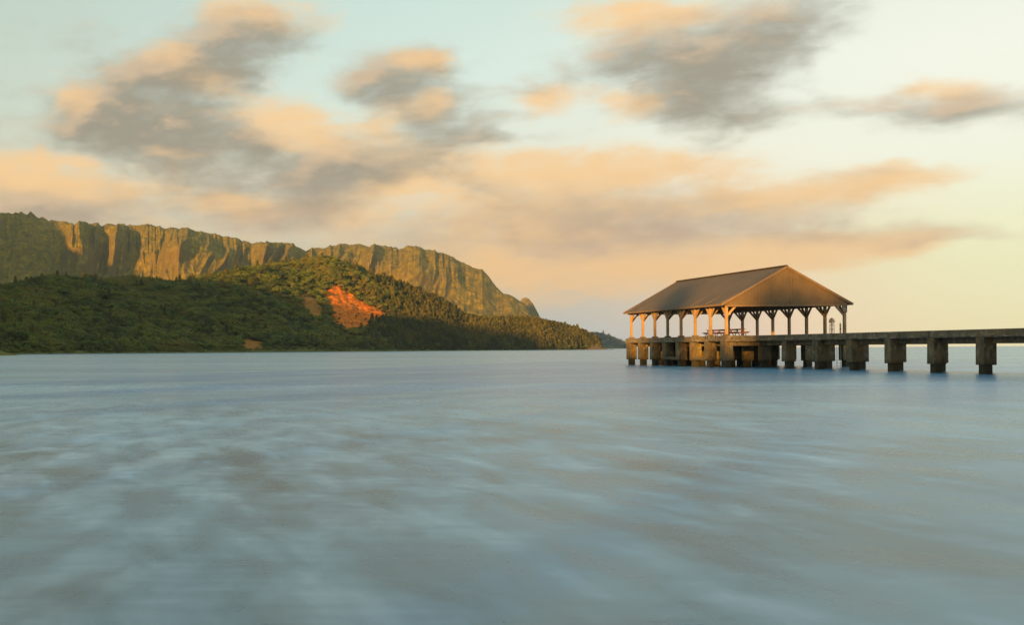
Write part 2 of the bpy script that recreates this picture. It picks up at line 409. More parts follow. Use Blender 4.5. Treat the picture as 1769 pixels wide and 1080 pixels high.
c = t.mix(t.math('MULTIPLY', t.ramp(sp.outputs[1], 45, 8), .7), c, (.042, .108, .195, 1))   # darker blue towards the viewpoint
c = t.mix(t.math('MULTIPLY', t.ramp(patchy.outputs[0], .36, .70), t.math('MULTIPLY', near, .85)), c, (.040, .082, .125, 1))  # uneven dark blue patches, stronger near the viewpoint
c = t.mix(t.math('MULTIPLY', foam, t.ramp(sp.outputs[1], 7, 24, .48, .74)), c, (.30, .475, .72, 1))
t.l(c, b.inputs['Base Color'])
b.inputs['IOR'].default_value = 1.16; b.inputs['Specular IOR Level'].default_value = .5
t.l(t.math('ADD', .25, t.math('MULTIPLY', foam, .3)), b.inputs['Roughness'])
bump(t, b, w3.outputs[0], .10, .6)
M_SEA = m

m, t, b, P = material('beach_sand')
n = t.noise(P, .6, 5, .6); t.l(t.mix(n.outputs[0], (.36, .27, .17, 1), (.28, .21, .13, 1)), b.inputs['Base Color']); b.inputs['Roughness'].default_value = .9
M_SAND = m

def foliage(name, cols, scale, tr=.25):
    m, t, b, P = material(name)
    oi = t.n('ShaderNodeObjectInfo'); n = t.noise(P, scale, 5, .62, .4); n2 = t.noise(P, scale*7, 3, .6)
    f = t.math('ADD', t.math('MULTIPLY', oi.outputs['Random'], .42), t.math('MULTIPLY', t.ramp(n.outputs[0], .3, .7), .62))
    cr = t.n('ShaderNodeValToRGB'); t.l(f, cr.inputs[0]); e = cr.color_ramp.elements
    e[0].position, e[1].position = .25, .78; e[0].color, e[1].color = cols[0], cols[-1]
    for i, cc in enumerate(cols[1:-1]):
        ne = e.new(.25+.53*(i+1)/(len(cols)-1)); ne.color = cc
    t.l(t.mix(t.math('MULTIPLY', n2.outputs[0], .35), cr.outputs[0], cols[0]), b.inputs['Base Color']); b.inputs['Roughness'].default_value = .75
    b.inputs['Specular IOR Level'].default_value = .15
    trn = t.n('ShaderNodeBsdfTranslucent'); t.l(cr.outputs[0], trn.inputs[0]); mx = t.n('ShaderNodeMixShader'); mx.inputs[0].default_value = tr
    out = m.node_tree.nodes['Material Output']; t.l(b.outputs[0], mx.inputs[1]); t.l(trn.outputs[0], mx.inputs[2]); t.l(mx.outputs[0], out.inputs[0])
    return m
M_WOODS = foliage('forest_leaves', [(.042, .056, .011, 1), (.080, .105, .016, 1), (.120, .145, .018, 1), (.14, .118, .020, 1)], .012)
M_IRONW = foliage('needle_foliage', [(.045, .050, .016, 1), (.080, .082, .020, 1), (.13, .11, .026, 1)], .02)
M_FARW = foliage('headland_foliage', [(.030, .045, .022, 1), (.05, .07, .03, 1), (.07, .085, .035, 1)], .01)
M_BARK = wood('bark', (.11, .08, .055, 1), (.06, .045, .03, 1), .9)

m, t, b, P = material('hill_ground')
n = t.noise(P, .03, 6, .65); at_ = t.n('ShaderNodeAttribute', attribute_name='scar'); n2 = t.noise(t.mapping(P, scale=(1, 1, 3.0)), .14, 5, .68, .6)
c = t.mix(n.outputs[0], (.055, .075, .016, 1), (.10, .10, .025, 1))
red = t.mix(t.ramp(n2.outputs[0], .35, .65), (.60, .175, .008, 1), (.20, .055, .006, 1))
t.l(t.mix(at_.outputs['Fac'], c, red), b.inputs['Base Color']); b.inputs['Roughness'].default_value = .95; b.inputs['Specular IOR Level'].default_value = .1
bump(t, b, n2.outputs[0], .8, 3.0)
M_HILL = m

m, t, b, P = material('mountain_ground')
geo = t.n('ShaderNodeNewGeometry'); sp = t.n('ShaderNodeSeparateXYZ'); t.l(geo.outputs['True Normal'], sp.inputs[0])
n = t.noise(P, .006, 6, .62); n2 = t.noise(P, .035, 5, .7); n3 = t.noise(P, .11, 3, .7)
green = t.mix(t.ramp(n2.outputs[0], .30, .74), (.072, .066, .006, 1), (.27, .19, .008, 1))
rock = t.mix(n.outputs[0], (.18, .125, .017, 1), (.085, .068, .014, 1))
c = t.mix(t.ramp(t.math('ADD', sp.outputs[2], t.math('MULTIPLY', t.math('SUBTRACT', n.outputs[0], .5), .5)), .50, .22), green, rock)
c = t.mix(t.math('MULTIPLY', t.ramp(n3.outputs[0], .45, .65), .45), c, (.045, .055, .015, 1))
t.l(c, b.inputs['Base Color']); b.inputs['Roughness'].default_value = .95; b.inputs['Specular IOR Level'].default_value = .1
bump(t, b, t.math('ADD', n3.outputs[0], t.math('MULTIPLY', n2.outputs[0], 2)), .8, 11.0)
M_MTN = m

# ------------------------------------------------------------------ sea and beach
nx, ny = 2, 2
rr = np.concatenate([[0], np.geomspace(3, 13000, 40)]); th = np.linspace(0, 2*np.pi, 97)
RR, TH = np.meshgrid(rr, th, indexing='ij')
tag(link('sea', grid_mesh('sea', np.stack([RR*np.sin(TH), RR*np.cos(TH), RR*0], -1)[:, ::-1]), M_SEA), 'blurred blue grey sea across the bay', kind='structure')
gx, gy = np.meshgrid(np.linspace(-1500, 1500, 160), np.concatenate([np.linspace(-1200, -60, 20), np.linspace(-50, 9, 50)]))
gz = np.interp(gy, [-1200, -60, -30, -8, 0, 4, 9], [6, 4.0, 3.2, 1.2, .45, .02, -.6]) + fbm(gx*.05, gy*.2, 3, 5)*.06
tag(link('beach', grid_mesh('beach', np.stack([gx, gy, gz], -1)), M_SAND), 'sand beach under the viewpoint', kind='structure')

# ------------------------------------------------------------------ mountains across the bay
def polyx(x, pts):
    return np.interp(x, [p[0] for p in pts], [p[1] for p in pts])
HOR = lambda x: CY-ROLL*(x-CX)
RIDGE = [(-900,330),(-600,350),(-300,352),(-120,362),(0,371),(20,370),(38,367),(55,367),(72,376),(95,381),(112,383),(130,391),(146,386),(160,385),(180,389),(205,389),(225,390),(240,390),
         (265,389),(285,394),(305,396),(325,396),(345,401),(375,405),(400,411),(420,414),(436,421),(455,420),(480,422),(500,421),(514,427),(528,431),(545,429),(560,428),(580,426),
         (600,424),(625,423),(640,425),(655,425),(675,428),(690,431),(705,426),(722,427),(740,432),(756,436),(772,439),(786,447),(800,454),(818,463),(834,466),(846,479),(858,496),
         (870,507),(884,511),(896,519),(908,526),(916,537),(924,560),(934,606)]
tx = np.arange(-900, 936, 1.0)
yc = polyx(tx, RIDGE) + (fbm(tx*.11, tx*0, 4, 3, .65)*2.6 - (ridged(tx/27+fbm(tx/60, tx*0, 2, 9)*1.5, tx*0, 3, 5)-.62)*7)*np.clip((930-tx)/200, .25, 1)
Yc = np.interp(tx, [-900, 0, 500, 934], [5000, 5500, 5700, 5300])
Xc = (tx-CX)/F*Yc
zc = np.maximum((HOR(tx)-yc)/F*Yc, 0)+2
v = np.linspace(0, 1, 170)**1.15
V, XX = np.meshgrid(v, Xc, indexing='ij')
ZC, YC = np.broadcast_to(zc, V.shape), np.broadcast_to(Yc, V.shape)
Wd = 1050.0
warp = fbm(XX/420, V*.9, 3, 9)*110 + fbm(XX/120, V*2.5, 3, 19)*22
u = XX + warp + 150*V
msk = sstep(-.25, .35, fbm(XX/300, V*1.5, 2, 97))
big = ridged(u/560, V*.30, 2, 21); mid = ridged((u+90*V)/185, V*.8, 3, 43)*(.30+.95*msk); fin = ridged((u+45*fbm(XX/80, V*5, 3, 3))/66, V*3.0, 4, 77)
pr = np.interp(V, [0, .05, .14, .30, .46, .62, .82, 1], [1, .90, .76, .50, .32, .20, .08, 0.0])
amp = np.interp(V, [0, .04, .16, .5, .8, 1], [.05, .40, 1.0, 1.0, .5, 0])
amp2 = np.interp(V, [0, .025, .10, .22, .42, .7, 1], [.25, .9, 1.2, .75, .36, .2, 0])
shrink = np.clip(ZC/450, .12, 1)
YY = YC - Wd*V*(.35+.65*shrink) - amp*(big*200)*shrink - amp2*(mid*160+fin*28)*shrink
ZZ = ZC*pr + amp*fbm(XX/160, YY/160, 4, 8)*18*shrink + amp2*((mid-.6)*34+(fin-.5)*14)*shrink*np.interp(V, [0, .03, .1], [.35, 1, 1])
lowh = (1-sstep(.0, .6, pr))*fbm(XX/260, YY/220, 4, 15)*70*shrink
ZZ = np.maximum(ZZ + np.maximum(lowh, -20), -6)
XX = XX*YY/YC
back = np.stack([XX[:1], YY[:1]+500, ZZ[:1]*.3], -1)
P3 = np.concatenate([back, np.stack([XX, YY, ZZ], -1)], 0)
tag(link('mountain_ridge', grid_mesh('mountain_ridge', P3), M_MTN), 'long fluted green mountain ridge lit orange by low sun', kind='structure')

# dark rocky knob at the seaward end of the ridge
KN = [(886,606),(890,545),(893,528),(896,518),(900,514.5),(906,514),(911,518),(917,526),(922,537),(928,548),(936,553),(944,558),(952,561),(966,572),(990,606)]
kx = np.arange(880, 994, .5); Yk = 7000.0
kz = np.maximum((HOR(kx)-polyx(kx, KN))/F*Yk, 0)+2+fbm(kx*.3, kx*0, 3, 4)*4
kv = np.linspace(-1, 1, 60)
KV, KX = np.meshgrid(kv, (kx-CX)/F*Yk, indexing='ij')
KZ = np.broadcast_to(kz, KV.shape)*(1-np.abs(KV)**1.4) + fbm(KX/60, KV*4, 4, 6)*14*(1-np.abs(KV)) - 3
tag(link('rock_peak', grid_mesh('rock_peak', np.stack([KX, Yk-60+KV*80, KZ], -1)[::-1]), M_MTN), 'dark pointed peak at the end of the ridge', kind='structure')

# ------------------------------------------------------------------ wooded hill by the shore
CREST = [(-700,470),(-400,490),(-150,500),(0,505),(25,497),(60,488),(90,485),(130,490),(180,489),(225,487),(260,489),(300,492),(345,489),(365,480),(400,473),(440,467),(480,459),(520,455),(545,450),
         (562,447),(580,450),(600,459),(640,475),(680,492),(710,506),(740,517),(765,530),(785,543),(800,556),(830,562),(870,562),(910,562),(940,567),(970,574),(1000,581),(1018,590),(1034,598),(1046,602.5)]
SHORE = [(-700,800),(-200,950),(0,1050),(400,1350),(700,1600),(900,1800),(1046,1980)]
hx = np.arange(-700, 1047, 2.0)
Ys = polyx(hx, SHORE)+fbm(hx*.02, hx*0, 3, 2)*14
dep = np.interp(hx, [-700, 0, 300, 560, 700, 800, 900, 1046], [650, 560, 600, 560, 420, 260, 160, 15])
Yh = Ys+dep
zh = np.maximum((HOR(hx)-polyx(hx, CREST))/F*Yh, .2)+2
hv = np.linspace(-.06, 1.5, 190)
HV, HX = np.meshgrid(hv, hx, indexing='ij')
DEP, ZH, YS = (np.broadcast_to(a, HV.shape) for a in (dep, zh, Ys))
HY = YS + HV*DEP
HXX = (HX-CX)/F*HY
base = np.interp(HV, [-.06, 0, .04, .18, .4, .7, .9, 1, 1.15, 1.5], [-.02, .0, .02, .12, .34, .68, .93, 1, .9, .3])
rough = fbm(HXX/170, HY/170, 4, 31)*26*np.clip(ZH/110, .05, 1) + ridged(HXX/120, HY/260, 2, 12)*14*np.clip(ZH/110, .05, 1)
rough *= np.interp(HV, [-.06, 0, .1, .4, .8, 1.0, 1.5], [0, 0, .3, 1, .5, .06, .6])
HZ = ZH*base + rough - .3 + np.where(HV > .004, .9, 0)*np.clip(ZH/20, 0, 1)
# bare earth scars, picked out where they lie on the slope
px = CX + F*HXX/HY; py = CY - ROLL*(px-CX) - F*(HZ-CAMZ)/HY
def inpoly(px, py, poly):
    r = np.zeros(px.shape, bool); n = len(poly)
    for i in range(n):
        (x1, y1), (x2, y2) = poly[i], poly[(i+1) % n]
        c = ((y1 > py) != (y2 > py)) & (px < (x2-x1)*(py-y1)/((y2-y1)+1e-9)+x1)
        r ^= c
    return r
jx, jy = px+fbm(px*.09, py*.09, 4, 60, .65)*10, py+fbm(px*.09, py*.09, 4, 61, .65)*9
SCARS = [[(564,493),(582,492),(602,506),(628,522),(654,535),(672,545),(668,556),(645,558),(628,570),(600,572),(580,562),(570,538),(563,515)],
         [(516,508),(536,507),(550,520),(558,536),(556,552),(540,550),(524,530)], [(416,589),(432,585),(452,592),(457,602),(430,606),(415,602)]]
front = HV < 1.0
scar = np.zeros(px.shape, bool)
for s in SCARS: scar |= inpoly(jx, jy, s) & front
big_scar = inpoly(jx, jy, SCARS[0]) & front
scar_v = np.where(big_scar, 1.0, scar*.38)
terr = np.sin(HZ*.75+fbm(HXX/20, HY/20, 2, 66)*3)*1.6 + ridged(HXX/16, HZ/26, 2, 71)*9
HY2 = HY + np.where(big_scar, -terr+6, 0); HXX2 = (HX-CX)/F*HY2
tag(link('wooded_hill', grid_mesh('wooded_hill', np.stack([HXX2, HY2, HZ], -1), attrs={'scar': scar_v}), M_HILL),
    'dark wooded hill with a bare red earth scar', kind='structure')

# low rocks running out from the wooded point
rx = np.arange(1000, 1066, .5); Yr = 1950.0
rz = np.interp(rx, [1000, 1010, 1030, 1042, 1046, 1052, 1058, 1066], [8, 9, 7, 3.5, 1.2, .9, .8, -.5]) + fbm(rx*.5, rx*0, 3, 90)*.9
rv = np.linspace(-1, 1, 24); RV, RX = np.meshgrid(rv, (rx-CX)/F*Yr, indexing='ij')
RZ = np.broadcast_to(rz, RV.shape)*(1-RV**2)+fbm(RX/6, RV*3, 3, 91)*.8-.4
m, t, b, P = material('shore_rock'); n = t.noise(P, .2, 5, .7)
t.l(t.mix(n.outputs[0], (.07, .05, .03, 1), (.045, .033, .022, 1)), b.inputs['Base Color']); b.inputs['Roughness'].default_value = .9
M_ROCK = m
tag(link('rock_shelf', grid_mesh('rock_shelf', np.stack([RX, Yr+RV*16, RZ], -1)), M_ROCK), 'low dark rocks at the foot of the wooded point', kind='structure')

# far headland, blue with distance
FH = [(970,580),(1000,577),(1020,579),(1035,579),(1050,582),(1062,587),(1070,592),(1078,595),(1090,600),(1096,603)]
fx_ = np.arange(940, 1098, 1.0); Yf = 7600.0
fz = np.maximum((HOR(fx_)-polyx(fx_, FH))/F*Yf, 0)+1
fv = np.linspace(-1, 1, 40); FV, FX = np.meshgrid(fv, (fx_-CX)/F*Yf, indexing='ij')
FZ = np.broadcast_to(fz, FV.shape)*(1-np.abs(FV)**1.6)-1.0
FYY = Yf+FV*70
tag(link('headland', grid_mesh('headland', np.stack([FX, FYY, FZ], -1)), M_HILL), 'distant blue hazy headland behind the wooded point', kind='structure')

# unseen hills at left, crests shaped to shade the bay (added hill, mountain shoulder)
SD = Vector((math.sin(SUN_AZ), math.cos(SUN_AZ))); PD = Vector((math.cos(SUN_AZ), -math.sin(SUN_AZ)))
def side_hill(name, label, ws, hs, qc, width, seed, mat):
    w = np.linspace(ws[0], ws[-1], 140); h = np.interp(w, ws, hs)+fbm(w/60, w*0, 4, seed)*h0_noise
    q = np.linspace(-1, 1, 60); Q, Wm = np.meshgrid(q, w, indexing='ij')
    H = np.broadcast_to(h, Q.shape)
    z = H*(1-np.abs(Q)**1.5)-2
    X = PD.x*Wm+SD.x*(qc+Q*width); Y = PD.y*Wm+SD.y*(qc+Q*width)
    tag(link(name, grid_mesh(name, np.stack([X, Y, z], -1)), mat), label, kind='structure')
TE = math.tan(SUN_EL)
def crest(pts, qc):                    # (w, shadow height there, its distance along the light) -> crest heights
    return [p[0] for p in pts], [max(p[1]+TE*(p[2]-qc), 0) for p in pts]
h0_noise = 9
ws, hs = crest([(-1500,190,900), (-1250,160,1000), (-1141,125,1180), (-1122,128,1400), (-1083,114,1569), (-1034,96,1681), (-934,74,1735), (-850,50,1760), (-760,32,1850), (-660,12,1930), (-600,6,1940)], 300)
side_hill('shade_hill', 'unseen hillside left of the bay, shaped to shade it', ws+[-540, -500], hs+[60, 0], 300, 260, 5, M_HILL)
h0_noise = 16
ws, hs = crest([(-4700,850,3900), (-4200,780,4000), (-3788,690,4062), (-3584,560,4150), (-3330,400,4250), (-3080,270,4380), (-2825,160,4492)], 2500)
side_hill('mountain_shoulder', 'mountain shoulder left of the bay', ws+[-2600, -2450], hs+[150, 0], 2500, 520, 6, M_MTN)

# ------------------------------------------------------------------ foliage
def crown_mesh(name, kind, n, mat, seed):
    r = np.random.default_rng(seed)
    if kind == 'round':
        lob = [(0, 0, .62, .34)]+[(.27*math.cos(a), .27*math.sin(a), .35+.3*r.random(), .17+.1*r.random()) for a in np.arange(0, 6.2, .8)]
        k = r.integers(0, len(lob), n); L = np.array(lob)[k]
        d = r.normal(size=(n, 3)); d /= np.linalg.norm(d, axis=1)[:, None]; d[:, 2] = np.abs(d[:, 2])*.9-.15
        c = L[:, :3]+d*L[:, 3:4]*(.75+.35*r.random((n, 1))); nrm = d; size = .075*(.6+.8*r.random(n)); asp = np.ones(n)
    else:                              # airy, upright needle foliage
        h = r.random(n)**.85; lim = 11; li = r.integers(0, 26, n); la = li*2.4+r.normal(size=n)*.16
        h = .16+.84*(li/26*.8+.2*h); rad = (.30*np.sqrt(np.clip(1.04-h, 0, 1))+.03)*r.random(n)**.55
        c = np.stack([np.cos(la)*rad, np.sin(la)*rad, h+rad*.25], 1)
        nrm = np.stack([np.cos(la), np.sin(la), .4+0*la], 1)+r.normal(size=(n, 3))*.5; nrm /= np.linalg.norm(nrm, axis=1)[:, None]
        size = .045*(.6+.8*r.random(n)); asp = 1.8+0*size
    a = np.cross(nrm, r.normal(size=(n, 3))); a /= np.linalg.norm(a, axis=1)[:, None]; bb = np.cross(nrm, a)
    if kind != 'round':
        a = np.stack([r.normal(size=n)*.35, r.normal(size=n)*.35, np.ones(n)], 1); a /= np.linalg.norm(a, axis=1)[:, None]
        bb = np.cross(a, nrm); bb /= np.linalg.norm(bb, axis=1)[:, None]
    s = size[:, None]; A = a*s*asp[:, None]; B = bb*s
    V4 = np.stack([c-A, c+B*.8-A*.1+nrm*s*.2, c+A, c-B*.8+A*.1], 1).reshape(-1, 3)
    me = bpy.data.meshes.new(name); me.from_pydata(V4.tolist(), [], np.arange(n*4).reshape(n, 4).tolist()); me.materials.append(mat)
    return me
def scatter(name, label, pts, scl, sclz, kind_i, protos, cat=None):
    me = bpy.data.meshes.new(name); me.from_pydata(pts.tolist(), [], [])
    sv = np.stack([scl, scl, sclz], 1)
    A = me.attributes.new('isize', 'FLOAT_VECTOR', 'POINT'); A.data.foreach_set('vector', sv.reshape(-1).astype(np.float32))
    A = me.attributes.new('iturn', 'FLOAT', 'POINT'); A.data.foreach_set('value', (rng.random(len(pts))*6.28).astype(np.float32))
    A = me.attributes.new('ikind', 'INT', 'POINT'); A.data.foreach_set('value', kind_i.astype(np.int32))
    o = link(name, me); tag(o, label, cat, kind='stuff')
    ng = bpy.data.node_groups.new(name, 'GeometryNodeTree')
    ng.interface.new_socket('Geometry', in_out='INPUT', socket_type='NodeSocketGeometry'); ng.interface.new_socket('Geometry', in_out='OUTPUT', socket_type='NodeSocketGeometry')
    N = ng.nodes; gi, go, jn = N.new('NodeGroupInput'), N.new('NodeGroupOutput'), N.new('GeometryNodeJoinGeometry')
    def attr(nm, ty):
        a = N.new('GeometryNodeInputNamedAttribute'); a.data_type = ty; a.inputs[0].default_value = nm; return a.outputs[0]
    sz, tu, ki = attr('isize', 'FLOAT_VECTOR'), attr('iturn', 'FLOAT'), attr('ikind', 'INT')
    cmb = N.new('ShaderNodeCombineXYZ'); ng.links.new(tu, cmb.inputs[2])
    for k, pm in enumerate(protos):
        po = bpy.data.objects.new(name+'_clump', pm)
        oi = N.new('GeometryNodeObjectInfo'); oi.inputs[0].default_value = po; oi.inputs['As Instance'].default_value = True
        ip = N.new('GeometryNodeInstanceOnPoints'); cp = N.new('FunctionNodeCompare'); cp.data_type = 'INT'; cp.operation = 'EQUAL'
        ng.links.new(ki, cp.inputs[2]); cp.inputs[3].default_value = k
        ng.links.new(gi.outputs[0], ip.inputs['Points']); ng.links.new(cp.outputs[0], ip.inputs['Selection'])
        ng.links.new(oi.outputs['Geometry'], ip.inputs['Instance']); ng.links.new(cmb.outputs[0], ip.inputs['Rotation']); ng.links.new(sz, ip.inputs['Scale'])
        ng.links.new(ip.outputs[0], jn.inputs[0])
    ng.links.new(jn.outputs[0], go.inputs[0])
    md = o.modifiers.new('scatter', 'NODES'); md.node_group = ng
    return o

cr_round = [crown_mesh('forest_clump', 'round', 260, M_WOODS, s) for s in (1, 2, 3)]
cr_tall = [crown_mesh('needle_clump', 'tall', 260, M_IRONW, s) for s in (4, 5)]

def hill_sample(n, vmin, vmax, xmin, xmax):
    i = rng.uniform(vmin, vmax, n); j = rng.uniform(xmin, xmax, n)
    r = np.clip(np.searchsorted(hv, i), 1, len(hv)-1); c = np.clip(np.searchsorted(hx, j), 1, len(hx)-1)
    jit = rng.random(n)
    p = np.stack([HXX[r, c], HY[r, c], HZ[r, c]], 1)
    p[:, 0] += rng.normal(size=n)*1.5; p[:, 1] += rng.normal(size=n)*1.5
    return p, scar[r, c], px[r, c], py[r, c], HV[r, c]
p, sc_, qx, qy, qv = hill_sample(28000, .003, 1.06, -110, 1034)
grass = (fbm(p[:, 0]/55, p[:, 1]/80, 3, 55) > .26) & (qv > .15) & (qv < .9) & (qx < 480)
keep = (~sc_ | (rng.random(len(p)) < .035)) & ~(grass & (rng.random(len(p)) < .75))
p, qx, qy, qv = p[keep], qx[keep], qy[keep], qv[keep]
nn = len(p)
tallp = sstep(600, 820, qx)*.75+.012
isT = rng.random(nn) < tallp
kind = np.where(isT, rng.integers(3, 5, nn), rng.integers(0, 3, nn))
sz = np.where(isT, rng.uniform(9, 14, nn), rng.uniform(4.5, 13, nn)*(1+.55*fbm(p[:, 0]/90, p[:, 1]/90, 2, 88)))
szz = np.where(isT, rng.uniform(11, 19, nn), sz*rng.uniform(.55, .95, nn))
lg = (rng.random(nn) < .07) & ~isT; sz = np.where(lg, sz*1.6, sz); szz = np.where(lg, szz*1.5, szz)
sk = sc_[keep]; sz = np.where(sk, 4.5, sz); szz = np.where(sk, 3.5, szz)
edge = np.clip((qv-.0)/.06, .45, 1); sz *= edge; szz *= edge
p[:, 2] -= szz*.12
scatter('forest', 'dense dark forest covering the shore hill', p, sz, szz, kind, cr_round+cr_tall)

# trees on the far headland
n = 420; fi = rng.uniform(960, 1086, n); fq = rng.uniform(-.9, .3, n)
ci = np.clip(np.searchsorted(fx_, fi), 0, len(fx_)-1); zz = fz[ci]*(1-np.abs(fq)**1.6)-1
fp = np.stack([(fi-CX)/F*Yf, Yf+fq*70, zz-2.5], 1)
scatter('headland_woods', 'dense woods on the distant headland', fp, rng.uniform(20, 36, n), rng.uniform(16, 34, n), rng.integers(0, 3, n),
        [crown_mesh('headland_clump', 'round', 200, M_FARW, 8), crown_mesh('headland_clump', 'tall', 200, M_FARW, 9), crown_mesh('headland_clump', 'round', 200, M_FARW, 10)])

# single trees that stand out
def trunk_mesh(seed):
    r = random.Random(seed); bm = bmesh.new()
    pts = [(r.uniform(-.02, .02)*k, r.uniform(-.02, .02)*k, -.05+k*.15) for k in range(7)]
    tube(bm, pts, [.028, .024, .021, .018, .014, .010, .006], 6)
    for k in range(5):
        a = r.uniform(0, 6.28); q = pts[2+k//2]; tube(bm, [q, (q[0]+.11*math.cos(a), q[1]+.11*math.sin(a), q[2]+.13)], [.009, .003], 5)
    return bm_mesh('trunk', bm, M_BARK)
TR = [trunk_mesh(s) for s in (1, 2, 3)]
CRN = [crown_mesh('crown', 'tall', 620, M_IRONW, s) for s in (21, 22, 23)]
CRR = [crown_mesh('crown', 'round', 560, M_WOODS, s) for s in (31, 32)]
def tree(loc, h, wd, label, group, k=0, roundc=False, name=None):
    o = empty(name or ('broadleaf_tree' if roundc else 'ironwood_tree'), loc, label, 'tree', group)
    rot = random.uniform(0, 6.28)
    for nm, me in (('trunk', TR[k % 3]), ('crown', (CRR if roundc else CRN)[k % (2 if roundc else 3)])):
        c = bpy.data.objects.new(nm, me); COL.objects.link(c); c.parent = o; c.scale = (wd, wd, h); c.rotation_euler.z = rot
    return o
def ground_at(x, Yd):                  # hill surface below photo column x at depth Yd
    c = int(np.clip(np.searchsorted(hx, x), 1, len(hx)-1)); return float(np.interp(Yd, HY[:, c], HZ[:, c]))
ORD = ['first', 'second', 'third', 'fourth', 'fifth', 'sixth', 'seventh', 'eighth', 'ninth', 'tenth', 'eleventh', 'twelfth', 'thirteenth', 'fourteenth', 'fifteenth', 'sixteenth', 'seventeenth', 'eighteenth']
# skyline ironwoods of the point, tip first: photo column, photo row of the top
PT = [(1027,583),(1020,575),(1013,573),(1005,569),(997,560),(991,562),(983,562),(976,556),(970,560),(961,556),(953,557),(944,557),(933,548),(925,546),(916,545),(905,543),(893,542),(880,543)]
for i, (x, y) in enumerate(PT):
    c = int(np.searchsorted(hx, x)); Yd = float(Yh[c])-6; gz_ = ground_at(x, Yd); top = at(x, y, Yd)
    h = max(top.z-gz_, 9)
    tree((top.x, Yd, gz_-.3), h, 13+random.random()*5, f'feathery tree on the wooded point\'s skyline, {ORD[i]} from its tip', 'trees along the point skyline', i)
SINGLE = [(560,441,'leafy tree crowning the top of the wooded hill', True, 12), (575,442,'leafy tree just right of the hill summit', True, 12), (548,445,'leafy tree just left of the hill summit', True, 11),
          (746,535,'pointed tree above the yellow green slope right of the red scar', False, 11), (782,524,'lone pointed tree where the hill slope runs out', False, 10),
          (690,487,'tallest of the trees breaking the right hand hill slope', False, 14), (676,481,'tree on the right hill slope, left of its tallest', False, 13), (660,477,'tree on the right hill slope directly above the red scar', False, 13),
          (96,479,'small dark tree topping the low left knoll', True, 10)]
for i, (x, y, lab, rd, wd) in enumerate(SINGLE):
    c = int(np.searchsorted(hx, x)); Yd = float(Yh[c])-(14 if x not in (746,) else 60); gz_ = ground_at(x, Yd); top = at(x, y, Yd)
    tree((top.x, Yd, gz_-.3), max(top.z-gz_, 8), wd, lab, None, i, rd)
for i, (x, y) in enumerate([(1074,587),(1067,588),(1057,582),(1042,571),(1030,575)]):
    ci = int(np.clip(np.searchsorted(fx_, x), 0, len(fx_)-1)); top = at(x, y, Yf-5); g0 = fz[ci]-3
    tree((top.x, Yf-5, g0), max(top.z-g0, 18), 24, f'hazy tree standing up from the far headland, {ORD[i]} from its end', 'trees on the far headland', i)

# ------------------------------------------------------------------ the pier
pier = empty('pier', (59.4, 128, 0), 'weathered concrete pier on square pedestals reaching over the water', 'pier')
XL, XR, ZD, ZS = 53.0, 65.9, 3.2, 2.62
WX0, WX1 = 56.0, 60.7
def rough_box(bm, x0, x1, y0, y1, z0, z1, r, bev=.03, jit=.012):
    box(bm, x0, x1, y0, y1, z0, z1, bev)
    for v in bm.verts: v.co += Vector((r.uniform(-jit, jit), r.uniform(-jit, jit), r.uniform(-jit, jit)))
def slab(name, x0, x1, y0, y1, seed):  # deck slab with a chipped lower edge
    r = random.Random(seed); bm = bmesh.new(); n = max(2, int((y1-y0)/.35)); rows = []
    for i in range(n+1):
        y = y0+(y1-y0)*i/n; e = lambda: r.choice((0, 0, 0, .02, .05, .09)) if 0 < i < n else 0
        a, c2 = e(), e()
        rows.append([bm.verts.new(q) for q in ((x0+.02, y, ZD), (x0, y, ZD-.03), (x0, y, ZS+.06+a), (x0+.05+a, y, ZS), (x1-.05-c2, y, ZS), (x1, y, ZS+.06+c2), (x1, y, ZD-.03), (x1-.02, y, ZD))])
    for A, B in zip(rows, rows[1:]):
        for k in range(8): bm.faces.new((A[k], B[k], B[(k+1) % 8], A[(k+1) % 8]))
    bm.faces.new(rows[0]); bm.faces.new(list(reversed(rows[-1])))
    bmesh.ops.recalc_face_normals(bm, faces=bm.faces)
    return bm_obj(name, bm, M_SLAB, pier)
PY0, PY1 = 114.95, 141.2
slab('platform_slab', XL, XR, PY0, PY1, 1)
bents = [82.72+5.43*i for i in range(-14, 6)]
edges = [-2.0]+[y-.45 for y in bents if y > 4]+[PY0-.012]
for i, (a, c2) in enumerate(zip(edges, edges[1:])): slab('deck_slab', WX0, WX1, a+.006, c2-.006, 10+i)
# pedestal and pile meshes, a few shared variants
PED = []
for s in range(4):
    bm = bmesh.new(); rough_box(bm, -.475, .475, -.43, .43, .66, ZS+.01, random.Random(40+s)); PED.append(bm_mesh('pedestal', bm, M_CON))
PIL = []
for s in range(2):
    bm = bmesh.new(); rough_box(bm, -.32, .32, -.32, .32, -1.2, .70, random.Random(60+s), .07); PIL.append(bm_mesh('pile', bm, M_CON))
k = 0
def support(x, y):
    global k
    link('pedestal', PED[k % 4], None, pier, (x, y, 0)).rotation_euler.z = random.choice((0, math.pi))
    link('pile', PIL[k % 2], None, pier, (x+random.uniform(-.05, .05), y, 0)); k += 1
for y in bents:
    if y < 3: continue
    yc_ = y-.43
    support(WX0+.505, yc_); support(WX1-.505, yc_)
    bm = bmesh.new(); box(bm, WX0+1.0, WX1-1.0, yc_-.3, yc_+.3, 2.18, ZS-.004, .02); bm_obj('cap_beam', bm, M_CON, pier)
for xs in (WX0+.62, WX1-1.0):
    for a, c2 in zip([3]+[y for y in bents if y > 4], [y-.87 for y in bents if y > 4]+[PY0-.02]):
        bm = bmesh.new(); box(bm, xs, xs+.36, a+.005, c2-.005, 2.22, ZS-.006, .02); bm_obj('stringer_beam', bm, M_CON, pier)
